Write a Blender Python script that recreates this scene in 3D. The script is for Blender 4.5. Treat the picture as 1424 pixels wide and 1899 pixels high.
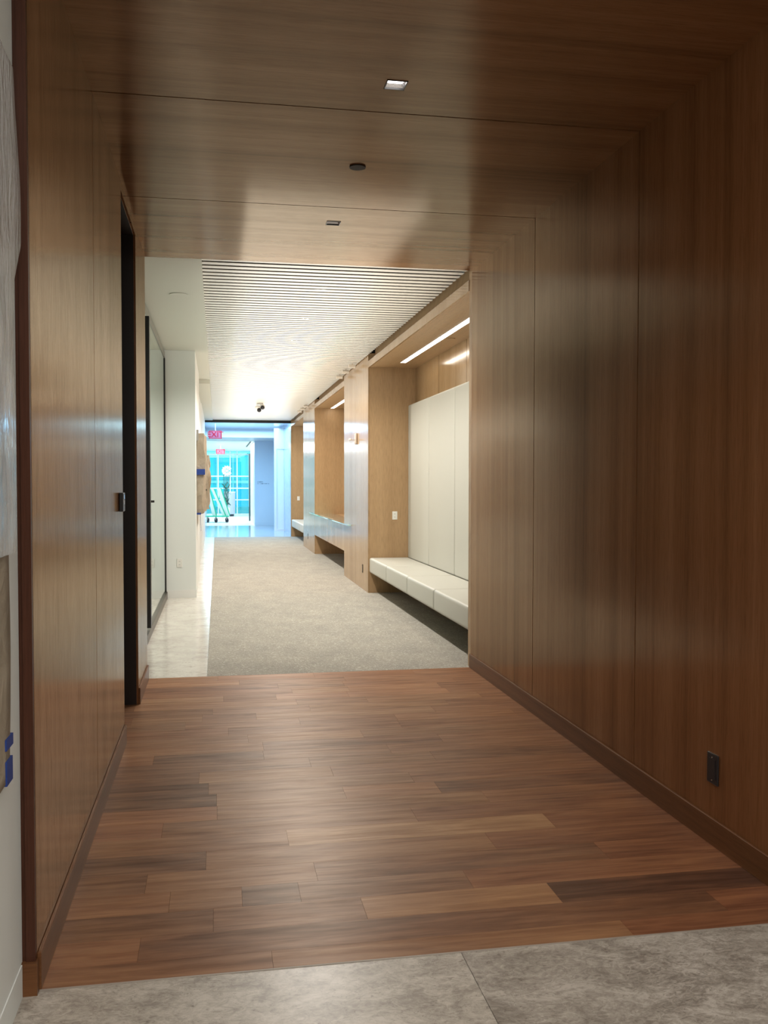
import bpy, bmesh, math, random
from mathutils import Matrix, Vector

for o in list(bpy.data.objects):
    bpy.data.objects.remove(o)
SC = bpy.context.scene
COL = SC.collection
R = random.Random(7)

# ------------------------------------------------------------------ camera
YAW, PITCH, ROLL = 0.177850, -0.031448, 0.001128
cy, sy = math.cos(YAW), math.sin(YAW)
r_ = Vector((cy, -sy, 0)); fw = Vector((sy, cy, 0)); up = Vector((0, 0, 1))
cp, sp = math.cos(PITCH), math.sin(PITCH)
f2 = cp*fw + sp*up; u2 = -sp*fw + cp*up
cr, sr = math.cos(ROLL), math.sin(ROLL)
r3 = cr*r_ + sr*u2; u3 = -sr*r_ + cr*u2
cam = bpy.data.cameras.new('camera')
cam.sensor_fit = 'VERTICAL'; cam.sensor_height = 24.0
cam.lens = 1720.44/1899*24.0
cam.clip_start = .05; cam.clip_end = 300
co = bpy.data.objects.new('camera', cam); COL.objects.link(co)
m = Matrix.Identity(4)
for i in range(3):
    m[i][0] = r3[i]; m[i][1] = u3[i]; m[i][2] = -f2[i]
m[2][3] = 1.55
co.matrix_world = m
SC.camera = co

# ------------------------------------------------------------------ colour, world, big lights
SC.view_settings.view_transform = 'Standard'
SC.view_settings.look = 'None'
SC.view_settings.gamma = 1
SC.view_settings.use_curve_mapping = False
SC.view_settings.exposure = 0.0

W = bpy.data.worlds.new('world'); SC.world = W; W.use_nodes = True
bg = W.node_tree.nodes['Background']
bg.inputs['Color'].default_value = (0.50, 0.86, 1.0, 1)
bg.inputs['Strength'].default_value = 2.8

def area(name, loc, sx, sy_, power, color, rot=(0, 0, 0), spread=math.pi):
    l = bpy.data.lights.new(name, 'AREA'); l.shape = 'RECTANGLE'
    l.size = sx; l.size_y = sy_; l.energy = power; l.color = color; l.spread = spread
    o = bpy.data.objects.new(name, l); COL.objects.link(o)
    o.location = loc; o.rotation_euler = rot
    return o
PI = math.pi
WARM = (1.0, .88, .73)
HALL_UP = 138; LOBBY = 190; FAR_A = 245; FAR_B = 480
area('added_slat_uplight', (1.0, 16.8, 2.75), 1.5, 18.6, HALL_UP, (1, .95, .86), (PI, 0, 0))  # added fill, not a fixture: faces up to brighten the slats, back unseen
area('lobby_ceiling_light', (0.9, -1.0, 3.52), 3.0, 3.0, LOBBY, (1, .93, .86))
area('added_vestibule_fill', (.85, 29.2, 3.29), 2.2, 4.0, FAR_A, (.36, .70, 1.0))  # added blue fill panel; brightens the vestibule and tints its ceiling blue
area('added_atrium_fill', (0.2, 39.5, 3.03), 2.6, 9.5, FAR_B, (.72, .95, 1.0))  # added daylight-coloured fill, merges with the white atrium ceiling
for k in range(12):  # added row of tiny spots in the slats, fill for carpet and walls
    l = bpy.data.lights.new('added_hall_spot', 'SPOT'); l.energy = 165; l.spot_size = 2.7; l.spot_blend = .5
    l.color = (1, .94, .86); l.shadow_soft_size = .03
    o = bpy.data.objects.new('added_hall_spot', l); COL.objects.link(o); o.location = (.95, 8.6+1.56*k, 3.325)
area('added_office_fill', (-2.2, 10.4, 3.2), 1.5, 4.0, 26, (.90, 1.0, .97))  # added fill so the room behind the glass is not dark

# ------------------------------------------------------------------ materials
def mat(name, color=(.8, .8, .8), rough=.5, metal=0, spec=.5, coat=0, coat_rough=.1, emis=None, es=0, trans=0, ior=1.45):
    M = bpy.data.materials.new(name); M.use_nodes = True
    b = M.node_tree.nodes['Principled BSDF']
    b.inputs['Base Color'].default_value = (*color, 1)
    b.inputs['Roughness'].default_value = rough
    b.inputs['Metallic'].default_value = metal
    b.inputs['Specular IOR Level'].default_value = spec
    b.inputs['Coat Weight'].default_value = coat
    b.inputs['Coat Roughness'].default_value = coat_rough
    b.inputs['Transmission Weight'].default_value = trans
    b.inputs['IOR'].default_value = ior
    if emis:
        b.inputs['Emission Color'].default_value = (*emis, 1)
        b.inputs['Emission Strength'].default_value = es
    return M

class NT:
    def __init__(s, M):
        s.t = M.node_tree; s.b = s.t.nodes['Principled BSDF']
    def n(s, typ, **kw):
        x = s.t.nodes.new(typ)
        for k, v in kw.items(): setattr(x, k, v)
        return x
    def l(s, a, b): s.t.links.new(a, b)
    def pos(s):
        g = s.n('ShaderNodeNewGeometry'); sx = s.n('ShaderNodeSeparateXYZ'); s.l(g.outputs['Position'], sx.inputs[0]); return g, sx
    def math(s, op, a, b=None):
        x = s.n('ShaderNodeMath', operation=op)
        for i, v in enumerate((a, b)):
            if v is None: continue
            if isinstance(v, (int, float)): x.inputs[i].default_value = v
            else: s.l(v, x.inputs[i])
        return x.outputs[0]
    def comb(s, a, b, c):
        x = s.n('ShaderNodeCombineXYZ')
        for i, v in enumerate((a, b, c)):
            if isinstance(v, (int, float)): x.inputs[i].default_value = v
            else: s.l(v, x.inputs[i])
        return x.outputs[0]
    def noise(s, vec, scale=1, detail=3, rough=.5, dist=0):
        x = s.n('ShaderNodeTexNoise'); s.l(vec, x.inputs['Vector'])
        x.inputs['Scale'].default_value = scale; x.inputs['Detail'].default_value = detail
        x.inputs['Roughness'].default_value = rough; x.inputs['Distortion'].default_value = dist
        return x.outputs['Fac']
    def ramp(s, fac, stops):
        x = s.n('ShaderNodeValToRGB'); s.l(fac, x.inputs[0])
        e = x.color_ramp.elements
        while len(e) < len(stops): e.new(.5)
        for k, (p, c) in zip(e, stops): k.position = p; k.color = (*c, 1)
        return x.outputs[0]
    def mix(s, f, a, b, blend='MIX'):
        x = s.n('ShaderNodeMix', data_type='RGBA', blend_type=blend)
        for k, v in ((0, f), (6, a), (7, b)):
            if isinstance(v, (int, float)): x.inputs[k].default_value = v
            elif isinstance(v, tuple): x.inputs[k].default_value = (*v, 1)
            else: s.l(v, x.inputs[k])
        return x.outputs[2]
    def bump(s, h, strength=.1, dist=.01):
        x = s.n('ShaderNodeBump'); x.inputs['Strength'].default_value = strength; x.inputs['Distance'].default_value = dist
        s.l(h, x.inputs['Height']); s.l(x.outputs[0], s.b.inputs['Normal'])

def satin(M, rough, fmax, tint, ior=1.45, gain=.8, coltex=None):
    """oil finish: matt wood under a tinted satin sheen whose strength is capped at grazing angles"""
    t = M.node_tree; b = t.nodes['Principled BSDF']; b.inputs['Specular IOR Level'].default_value = 0
    out = [n for n in t.nodes if n.type == 'OUTPUT_MATERIAL'][0]
    gl = t.nodes.new('ShaderNodeBsdfGlossy'); gl.distribution = 'GGX'; gl.inputs['Roughness'].default_value = rough
    fr = t.nodes.new('ShaderNodeFresnel'); fr.inputs['IOR'].default_value = ior
    mu = t.nodes.new('ShaderNodeMath'); mu.operation = 'MULTIPLY'; mu.inputs[1].default_value = gain
    mn = t.nodes.new('ShaderNodeMath'); mn.operation = 'SMOOTH_MIN'; mn.inputs[1].default_value = fmax; mn.inputs[2].default_value = fmax*.6
    mx = t.nodes.new('ShaderNodeMixShader')
    gl.inputs['Color'].default_value = (*tint, 1)
    if coltex is not None:
        m2 = t.nodes.new('ShaderNodeMix'); m2.data_type = 'RGBA'; m2.blend_type = 'MULTIPLY'; m2.inputs[0].default_value = 1
        m2.inputs[6].default_value = (*tint, 1); t.links.new(coltex, m2.inputs[7]); t.links.new(m2.outputs[2], gl.inputs['Color'])
    t.links.new(fr.outputs[0], mu.inputs[0]); t.links.new(mu.outputs[0], mn.inputs[0]); t.links.new(mn.outputs[0], mx.inputs[0])
    t.links.new(b.outputs[0], mx.inputs[1]); t.links.new(gl.outputs[0], mx.inputs[2]); t.links.new(mx.outputs[0], out.inputs[0])

def veneer(name, dark, mid, light, across='Y', rough=.34, coat=.0, coat_rough=.2, fine=260, bands=5.5, spec=.5, bump=.03, sheen=None):
    """straight grained veneer: tone varies across one axis, grain runs along the others"""
    M = mat(name, mid, rough, coat=coat, coat_rough=coat_rough, spec=spec); N = NT(M)
    g, sx = N.pos()
    a = sx.outputs[across]
    others = [k for k in 'XYZ' if k != across]
    b = N.math('ADD', sx.outputs[others[0]], sx.outputs[others[1]])
    wob = N.noise(N.comb(N.math('MULTIPLY', a, 1.5), N.math('MULTIPLY', b, .5), 0), 1, 2)
    a2 = N.math('ADD', a, N.math('MULTIPLY', wob, .03))
    band = N.noise(N.comb(N.math('MULTIPLY', a2, bands), N.math('MULTIPLY', b, .05), 3.1), 1, 5, .62)
    stripe = N.noise(N.comb(N.math('MULTIPLY', a2, 34), N.math('MULTIPLY', b, .35), 7.7), 1, 3, .6)
    grain = N.noise(N.comb(N.math('MULTIPLY', a, fine), N.math('MULTIPLY', b, 9), 1.3), 1, 2, .6)
    f = N.math('ADD', N.math('MULTIPLY', band, .80), N.math('MULTIPLY', stripe, .20))
    c = N.ramp(f, [(.28, dark), (.50, mid), (.74, light)])
    gcol = N.ramp(grain, [(.30, (.72, .70, .68)), (.55, (1, 1, 1)), (1, (1.0, 1.0, 1.0))])
    c = N.mix(.75, c, gcol, 'MULTIPLY')
    N.l(c, N.b.inputs['Base Color'])
    rr = N.math('ADD', N.math('MULTIPLY', grain, .06), rough-.03)
    N.l(rr, N.b.inputs['Roughness'])
    if bump: N.bump(grain, bump, .0008)
    if sheen:
        vr = N.ramp(f, [(.28, (.76, .74, .72)), (.5, (.90, .89, .88)), (.74, (1, 1, 1))])
        satin(M, rough, sheen[0], sheen[1], ior=1.6, gain=1.0, coltex=N.mix(1.0, vr, gcol, 'MULTIPLY'))
    return M

M_portal = veneer('walnut_veneer', (.110, .048, .018), (.208, .088, .036), (.29, .142, .064), 'Y', .19, .0, bands=5.0, bump=0, sheen=(.46, (1, .89, .73)))
M_portal_base = veneer('walnut_baseboard', (.09, .04, .018), (.16, .07, .03), (.23, .11, .05), 'Z', .32, bands=9, spec=.15)
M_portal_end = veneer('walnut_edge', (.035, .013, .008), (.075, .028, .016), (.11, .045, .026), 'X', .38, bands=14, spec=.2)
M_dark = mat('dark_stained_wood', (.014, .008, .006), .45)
M_gap = mat('joint_shadow', (.008, .005, .004), .9, spec=0)
M_oak = veneer('tan_veneer', (.36, .225, .115), (.44, .285, .15), (.52, .35, .195), 'Y', .15, bands=3.0, fine=180, bump=0, sheen=(.66, (1, 1, 1)))
M_oak_in = veneer('tan_veneer_inside', (.36, .225, .115), (.44, .285, .15), (.52, .35, .195), 'X', .42, bands=3.0, fine=180)
M_white = mat('white_paint', (.77, .80, .785), .55)
M_ceil = mat('ceiling_paint', (.62, .63, .57), .8)
M_trimw = mat('white_trim', (.80, .80, .78), .35)
M_black = mat('black_metal', (.012, .011, .011), .35, spec=.5)
M_blackp = mat('black_plastic', (.014, .014, .018), .3)
M_steel = mat('brushed_steel', (.35, .34, .32), .32, 1)
M_screw = mat('bright_screw', (.85, .85, .82), .25, 1)
M_bronze = mat('bronze_disc', (.045, .030, .018), .6, spec=.15)
M_fab = mat('cream_vinyl', (.51, .50, .445), .45, spec=.35)
M_led = mat('led_diffuser', (1, 1, 1), .4, emis=(1.0, .93, .80), es=13)
M_led_dim = mat('led_small', (1, 1, 1), .4, emis=(1.0, .96, .92), es=9.0)
M_refl = mat('reflector', (.72, .72, .74), .22, .9)
M_grey = mat('grey_paint', (.80, .84, .88), .5)
M_plate = mat('white_plate', (.80, .79, .75), .35)
M_slotd = mat('outlet_slot', (.05, .05, .05), .6)
M_tape = mat('blue_masking_tape', (.012, .045, .24), .6)
M_red = mat('exit_red', (.38, .0, .02), .4, emis=(1.0, .0, .06), es=.25)
M_pinkface = mat('exit_face', (.58, .17, .26), .4)
M_beige = mat('beige_metal', (.55, .46, .38), .4)

M_spot = mat('spot_enamel', (.72, .66, .58), .4)
# slats
M_slat = mat('slat_enamel', (.86, .83, .76), .34, spec=.22)
M_slat_side = mat('slat_side_shade', (.16, .145, .12), .8)  # shade of the gaps painted into the slat sides
M_plenum = mat('plenum_dark', (.06, .055, .05), .9)

# plank floor, one tone per board carried by a colour attribute
M_plank = mat('walnut_planks', (.25, .11, .06), .3, spec=.5)
N = NT(M_plank); g, sx = N.pos()
at = N.n('ShaderNodeAttribute', attribute_name='board'); sat = N.n('ShaderNodeSeparateColor'); N.l(at.outputs['Color'], sat.inputs[0])
seed = N.math('MULTIPLY', sat.outputs['Green'], 37.0)
gr = N.noise(N.comb(N.math('MULTIPLY', sx.outputs['X'], 2.2), N.math('MULTIPLY', sx.outputs['Y'], 30), seed), 1, 5, .62, .5)
cloud = N.noise(N.comb(N.math('MULTIPLY', sx.outputs['X'], 2.0), N.math('MULTIPLY', sx.outputs['Y'], 9), seed), 1, 3, .6, .8)
fine = N.noise(N.comb(N.math('MULTIPLY', sx.outputs['X'], 14), N.math('MULTIPLY', sx.outputs['Y'], 300), seed), 1, 2, .6)
t = N.math('ADD', sat.outputs['Red'], N.math('MULTIPLY', N.math('SUBTRACT', gr, .5), .75))
t = N.math('ADD', t, N.math('MULTIPLY', N.math('SUBTRACT', cloud, .5), .70))
c = N.ramp(t, [(.0, (.080, .037, .022)), (.28, (.17, .078, .040)), (.5, (.25, .120, .058)), (.75, (.34, .175, .082)), (1.0, (.47, .27, .13))])
red = N.mix(sat.outputs['Blue'], (1, 1, 1), (1.08, .86, .82))
c = N.mix(1.0, c, red, 'MULTIPLY')
c = N.mix(.6, c, N.ramp(fine, [(.3, (.78, .76, .74)), (.6, (1, 1, 1))]), 'MULTIPLY')
N.l(c, N.b.inputs['Base Color'])
N.l(N.math('ADD', N.math('MULTIPLY', gr, .18), .24), N.b.inputs['Roughness'])
satin(M_plank, .38, .11, (1, .92, .84), gain=.7, coltex=N.ramp(gr, [(.3, (.7, .68, .66)), (.6, (1, 1, 1))]))

def stone(name, c1, c2, c3, rough, scale, vein):
    M = mat(name, c2, rough); N = NT(M); g, sx = N.pos()
    v = g.outputs['Position']
    mp = N.n('ShaderNodeMapping'); N.l(v, mp.inputs[0]); mp.inputs['Scale'].default_value = (1, 1.6, 1); mp.inputs['Rotation'].default_value = (0, 0, .5)
    v = mp.outputs[0]
    a = N.noise(v, scale, 12, .74, .9)
    b = N.noise(v, scale*5, 10, .78, 1.5)
    f = N.math('ADD', N.math('MULTIPLY', a, .5), N.math('MULTIPLY', b, .5))
    c = N.ramp(f, [(.425, c1), (.5, c2), (.575, c3)])
    vn = N.n('ShaderNodeTexVoronoi', feature='DISTANCE_TO_EDGE'); 
    wv = N.n('ShaderNodeMix', data_type='VECTOR'); wv.inputs[0].default_value = .22
    nz = N.n('ShaderNodeTexNoise'); N.l(v, nz.inputs['Vector']); nz.inputs['Scale'].default_value = scale*2; nz.inputs['Detail'].default_value = 5
    N.l(v, wv.inputs[4]); N.l(nz.outputs['Color'], wv.inputs[5]); N.l(wv.outputs[1], vn.inputs['Vector']); vn.inputs['Scale'].default_value = scale*1.6
    ve = N.ramp(vn.outputs['Distance'], [(.0, (1, 1, 1)), (.022, (0, 0, 0))])
    pat = N.ramp(N.noise(v, scale*1.2, 2), [(.5, (0, 0, 0)), (.62, (1, 1, 1))])
    ve = N.mix(1.0, ve, pat, 'MULTIPLY')
    fl = N.ramp(N.noise(v, scale*9, 4, .7, 1.5), [(.33, (.62, .60, .58)), (.42, (1, 1, 1))])
    c = N.mix(1.0, c, fl, 'MULTIPLY')
    c = N.mix(N.math('MULTIPLY', ve, vein), c, (.62, .57, .50))
    N.l(c, N.b.inputs['Base Color'])
    return M
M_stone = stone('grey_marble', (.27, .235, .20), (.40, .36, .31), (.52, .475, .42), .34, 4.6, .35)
M_stone_w = stone('pale_limestone', (.50, .47, .42), (.60, .57, .51), (.68, .65, .59), .16, 1.6, .2)

M_carpet = mat('fleck_carpet', (.4, .36, .3), .95, spec=.1)
N = NT(M_carpet); g, sx = N.pos()
mp = N.n('ShaderNodeMapping'); N.l(g.outputs['Position'], mp.inputs[0]); mp.inputs['Scale'].default_value = (1.6, 1, 1); mp.inputs['Rotation'].default_value = (0, 0, .35)
f1 = N.noise(mp.outputs[0], 15, 4, .75, 3.0)
f2n = N.noise(mp.outputs[0], 2.2, 3, .6)
f3 = N.noise(g.outputs['Position'], 260, 2, .7)
c = N.ramp(f1, [(.38, (.32, .30, .262)), (.55, (.38, .36, .318)), (.60, (.50, .48, .43)), (.68, (.60, .58, .53))])
c = N.mix(1.0, c, N.ramp(f2n, [(.3, (.90, .90, .90)), (.7, (1.06, 1.05, 1.03))]), 'MULTIPLY')
c = N.mix(.7, c, N.ramp(f3, [(.3, (.76, .76, .76)), (.7, (1.1, 1.1, 1.1))]), 'MULTIPLY')
N.l(c, N.b.inputs['Base Color']); N.bump(f3, .35, .004)

def glassmat(name, tint, refl=.5, rough=.02):
    M = bpy.data.materials.new(name); M.use_nodes = True; t = M.node_tree
    for n in list(t.nodes): t.nodes.remove(n)
    o = t.nodes.new('ShaderNodeOutputMaterial'); tr = t.nodes.new('ShaderNodeBsdfTransparent'); gl = t.nodes.new('ShaderNodeBsdfGlossy')
    mx = t.nodes.new('ShaderNodeMixShader'); lw = t.nodes.new('ShaderNodeFresnel'); lw.inputs['IOR'].default_value = 1.5
    mm = t.nodes.new('ShaderNodeMath'); mm.operation = 'MULTIPLY'; mm.inputs[1].default_value = refl; mm.use_clamp = True
    tr.inputs[0].default_value = (*tint, 1); gl.inputs['Roughness'].default_value = rough; gl.inputs['Color'].default_value = (.95, 1, .98, 1)
    t.links.new(lw.outputs[0], mm.inputs[0]); t.links.new(mm.outputs[0], mx.inputs[0]); t.links.new(tr.outputs[0], mx.inputs[1]); t.links.new(gl.outputs[0], mx.inputs[2]); t.links.new(mx.outputs[0], o.inputs[0])
    return M
M_glass = glassmat('window_glass', (.62, .96, 1.0), 1.2)
M_glass_part = glassmat('partition_glass', (.88, .96, .93), 1.3)
M_frost = mat('frosted_film', (.62, .68, .64), .12, spec=.6)
M_shelf = mat('green_glass_shelf', (.45, .72, .70), .04, spec=1.0, coat=1, coat_rough=.02)

M_kraft = mat('kraft_paper', (.42, .315, .205), .75)
N = NT(M_kraft); g, sx = N.pos()
f = N.noise(g.outputs['Position'], 9, 5, .6, .6); N.l(N.ramp(f, [(.3, (.30, .25, .185)), (.7, (.40, .34, .26))]), N.b.inputs['Base Color']); N.bump(f, .7, .03)
M_poly = bpy.data.materials.new('plastic_sheeting'); M_poly.use_nodes = True
t_ = M_poly.node_tree
for n in list(t_.nodes): t_.nodes.remove(n)
o_ = t_.nodes.new('ShaderNodeOutputMaterial'); pb = t_.nodes.new('ShaderNodeBsdfPrincipled'); trn = t_.nodes.new('ShaderNodeBsdfTransparent'); mx = t_.nodes.new('ShaderNodeMixShader')
pb.inputs['Base Color'].default_value = (.72, .72, .74, 1); pb.inputs['Roughness'].default_value = .12; pb.inputs['Specular IOR Level'].default_value = 1
nz = t_.nodes.new('ShaderNodeTexNoise'); nz.inputs['Scale'].default_value = 14; nz.inputs['Detail'].default_value = 4; nz.inputs['Distortion'].default_value = 1.2
mpn = t_.nodes.new('ShaderNodeMapping'); mpn.inputs['Scale'].default_value = (2.5, 2.5, .45); gg = t_.nodes.new('ShaderNodeNewGeometry')
t_.links.new(gg.outputs['Position'], mpn.inputs[0]); t_.links.new(mpn.outputs[0], nz.inputs['Vector'])
bp_ = t_.nodes.new('ShaderNodeBump'); bp_.inputs['Strength'].default_value = .8; bp_.inputs['Distance'].default_value = .03
t_.links.new(nz.outputs['Fac'], bp_.inputs['Height']); t_.links.new(bp_.outputs[0], pb.inputs['Normal'])
mx.inputs[0].default_value = .55
t_.links.new(trn.outputs[0], mx.inputs[1]); t_.links.new(pb.outputs[0], mx.inputs[2]); t_.links.new(mx.outputs[0], o_.inputs[0])

M_bin = mat('bin_shell', (.38, .42, .52), .4)
M_green = mat('green_board_edge', (.02, .42, .27), .5)
M_foam = mat('white_board', (.62, .64, .64), .6)
M_petal = mat('white_petal', (.62, .64, .68), .5)
M_stem = mat('dark_stem', (.03, .09, .08), .6)
M_facade = mat('turquoise_facade', (.04, .40, .43), .25)
M_facade2 = mat('blue_facade', (.02, .30, .42), .25)
M_facade_w = mat('pale_facade', (.30, .44, .46), .5)
M_mull = mat('white_mullion', (.70, .80, .82), .4)
M_ink = mat('sign_ink', (.05, .10, .16), .5)
M_blackbase = mat('bin_base', (.03, .035, .06), .5)
M_vest = veneer('blue_grey_lacquer', (.36, .44, .56), (.40, .48, .60), (.45, .53, .65), 'Y', .14, bands=2)
M_vest_floor = mat('polished_floor', (.42, .46, .52), .12)

# ------------------------------------------------------------------ mesh helpers
class MB:
    def __init__(s): s.bm = bmesh.new()
    def box(s, lo, hi, mi=0, bevel=0, seg=2):
        b = bmesh.new(); bmesh.ops.create_cube(b, size=1)
        for v in b.verts:
            v.co = Vector([(lo[i]+hi[i])/2 + v.co[i]*(hi[i]-lo[i]) for i in range(3)])
        if bevel: bmesh.ops.bevel(b, geom=b.edges[:], offset=bevel, segments=seg, affect='EDGES', profile=.5)
        for f in b.faces: f.material_index = mi
        s.join(b); return s
    def join(s, b):
        me = bpy.data.meshes.new('t'); b.to_mesh(me); b.free(); s.bm.from_mesh(me); bpy.data.meshes.remove(me)
    def cyl(s, c, r, h, axis='Z', seg=32, r2=None, mi=0, rot=None):
        b = bmesh.new(); bmesh.ops.create_cone(b, cap_ends=True, segments=seg, radius1=r, radius2=r if r2 is None else r2, depth=h)
        if axis == 'X': bmesh.ops.rotate(b, verts=b.verts, matrix=Matrix.Rotation(PI/2, 3, 'Y'))
        if axis == 'Y': bmesh.ops.rotate(b, verts=b.verts, matrix=Matrix.Rotation(PI/2, 3, 'X'))
        if rot: bmesh.ops.rotate(b, verts=b.verts, matrix=rot)
        bmesh.ops.translate(b, verts=b.verts, vec=c)
        for f in b.faces: f.material_index = mi
        s.join(b); return s
    def sph(s, c, r, sc=(1, 1, 1), mi=0, u=20, v=12):
        b = bmesh.new(); bmesh.ops.create_uvsphere(b, u_segments=u, v_segments=v, radius=r)
        for w in b.verts: w.co = Vector([w.co[i]*sc[i]+c[i] for i in range(3)])
        for f in b.faces: f.material_index = mi
        s.join(b); return s
    def quad(s, pts, mi=0):
        vs = [s.bm.verts.new(p) for p in pts]; f = s.bm.faces.new(vs); f.material_index = mi; return s
    def build(s, name, mats, parent=None, smooth=False, angle=40):
        me = bpy.data.meshes.new(name); s.bm.normal_update(); s.bm.to_mesh(me); s.bm.free()
        for M in (mats if isinstance(mats, (list, tuple)) else [mats]): me.materials.append(M)
        if smooth:
            me.polygons.foreach_set('use_smooth', [True]*len(me.polygons))
            try: me.set_sharp_from_angle(angle=math.radians(angle))
            except Exception: pass
        o = bpy.data.objects.new(name, me); COL.objects.link(o)
        if parent:
            o.parent = parent; o.matrix_parent_inverse = Matrix.Translation(parent.location).inverted()
        return o
def box(name, lo, hi, M, parent=None, bevel=0, seg=2, smooth=False):
    return MB().box(lo, hi, 0, bevel, seg).build(name, M, parent, smooth)
def empty(name, loc=(0, 0, 0)):
    o = bpy.data.objects.new(name, None); COL.objects.link(o); o.location = loc; o.empty_display_size = .1; return o
def tag(o, label=None, cat=None, group=None, kind=None):
    if label: o['label'] = label
    if cat: o['category'] = cat
    if group: o['group'] = group
    if kind: o['kind'] = kind
    return o
def struct(o, label=None, cat=None): return tag(o, label, cat, kind='structure')
def copy_tree(o, parent=None):
    mpi = o.matrix_parent_inverse.copy(); c = o.copy(); COL.objects.link(c); c.parent = parent
    if parent: c.matrix_parent_inverse = mpi
    for ch in o.children: copy_tree(ch, c)
    return c
def slab(name, x0, x1, y0, y1, z0, z1, holes, M, gaps=()):
    """horizontal slab with rectangular holes (hx0,hx1,hy0,hy1)"""
    xs = sorted({x0, x1, *[h[0] for h in holes], *[h[1] for h in holes]})
    ys = sorted({y0, y1, *[h[2] for h in holes], *[h[3] for h in holes]})
    b = bmesh.new(); V = {}
    def vv(i, j):
        if (i, j) not in V: V[i, j] = b.verts.new((xs[i], ys[j], z1))
        return V[i, j]
    for i in range(len(xs)-1):
        for j in range(len(ys)-1):
            mx_, my_ = (xs[i]+xs[i+1])/2, (ys[j]+ys[j+1])/2
            if any(h[0] < mx_ < h[1] and h[2] < my_ < h[3] for h in holes): continue
            b.faces.new([vv(i, j), vv(i+1, j), vv(i+1, j+1), vv(i, j+1)])
    r = bmesh.ops.extrude_face_region(b, geom=b.faces[:])
    bmesh.ops.translate(b, verts=[g for g in r['geom'] if isinstance(g, bmesh.types.BMVert)], vec=(0, 0, z0-z1))
    bmesh.ops.recalc_face_normals(b, faces=b.faces[:])
    mb = MB(); mb.join(b); return mb.build(name, M)

XL, XR, H = -.547, 2.090, 3.311
Y0, YE = 2.93, 7.51
S1, S2 = 4.401, 5.955
G = .0048
# ------------------------------------------------------------------ walnut portal
# right wall in three panels with shadow joints
mb = MB()
for a, b in ((Y0, S1), (S1, S2), (S2, YE)):
    mb.box((XR, a+(G if a != Y0 else 0), 0), (XR+.03, b-(G if b != YE else 0), H), 0)
mb.box((XR+.03, Y0, 0), (XR+.08, YE, H), 1)
struct(mb.build('wall_right', [M_portal, M_gap]), 'walnut veneer wall on the right of the passage, in three tall panels', 'wall')
# left wall, with door opening
D1, D2, DZ = 5.652, 6.643, 3.255
mb = MB()
T = .13
for a, b in ((Y0, S1), (S1, D1)):
    mb.box((XL-.03, a+(G if a != Y0 else 0), 0), (XL, b-(G if b == S1 else 0), H), 0)
mb.box((XL-T, Y0, 0), (XL-.03, D1, H), 1)
mb.box((XL-.03, D1, DZ), (XL, D2, H), 0); mb.box((XL-T, D1, DZ), (XL-.03, D2, H), 1)
mb.box((XL-.03, D2, 0), (XL, YE-.03, H), 0); mb.box((XL-T, D2, 0), (XL-.03, YE-.03, H), 0)
struct(mb.build('wall_left', [M_portal, M_gap]), 'walnut veneer wall on the left of the passage, beside the dark doorway', 'wall')
# door lining and dark space behind
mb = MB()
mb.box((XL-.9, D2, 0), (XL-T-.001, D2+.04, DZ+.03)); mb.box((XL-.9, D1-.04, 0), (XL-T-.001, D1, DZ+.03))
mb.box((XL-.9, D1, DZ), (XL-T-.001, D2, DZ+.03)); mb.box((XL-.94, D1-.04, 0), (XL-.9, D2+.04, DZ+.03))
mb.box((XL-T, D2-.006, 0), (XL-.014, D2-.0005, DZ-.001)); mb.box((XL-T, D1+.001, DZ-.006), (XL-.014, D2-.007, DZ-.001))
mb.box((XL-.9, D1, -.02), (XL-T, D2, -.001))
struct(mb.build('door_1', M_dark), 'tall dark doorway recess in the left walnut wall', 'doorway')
# ceiling, three panels with two downlight holes and a disc
DL = [(.786, 4.09), (.783, 6.315)]; q = .047
def hl(c): return (c[0]-q, c[0]+q, c[1]-q, c[1]+q)
for nm, a, b, hs in (('ceiling', Y0, S1-G, [hl(DL[0])]), ('ceiling', S1+G, S2-G, []), ('ceiling', S2+G, YE, [hl(DL[1])])):
    struct(slab(nm, XL-T, XR+.08, a, b, H, H+.03, hs, M_portal), 'walnut veneer ceiling panel over the passage', 'ceiling')
struct(box('ceiling', (XL-T, Y0, H+.12), (XR+.08, YE, H+.14), M_gap), 'dark backing above the walnut ceiling', 'ceiling')
# end casings of portal
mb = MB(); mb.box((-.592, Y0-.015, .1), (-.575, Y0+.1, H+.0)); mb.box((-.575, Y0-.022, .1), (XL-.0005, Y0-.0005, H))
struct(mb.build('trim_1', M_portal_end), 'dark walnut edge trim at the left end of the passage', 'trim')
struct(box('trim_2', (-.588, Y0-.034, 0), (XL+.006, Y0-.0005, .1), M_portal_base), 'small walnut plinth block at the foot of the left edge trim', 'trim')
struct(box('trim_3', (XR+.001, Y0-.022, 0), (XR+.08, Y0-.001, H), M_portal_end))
# baseboards
def bboard(name, pts):
    mb = MB()
    for lo, hi in pts: mb.box(lo, hi, 0, .0015, 1)
    return struct(mb.build(name, M_portal_base))
HB = .115
bboard('baseboard_right', [((XR-.013, Y0, 0), (XR-.0005, YE, HB))])
bboard('baseboard_left', [((XL+.0005, Y0, 0), (XL+.012, D1-.001, HB)), ((XL+.0005, D2+.001, 0), (XL+.012, YE-.03, HB))])
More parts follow.
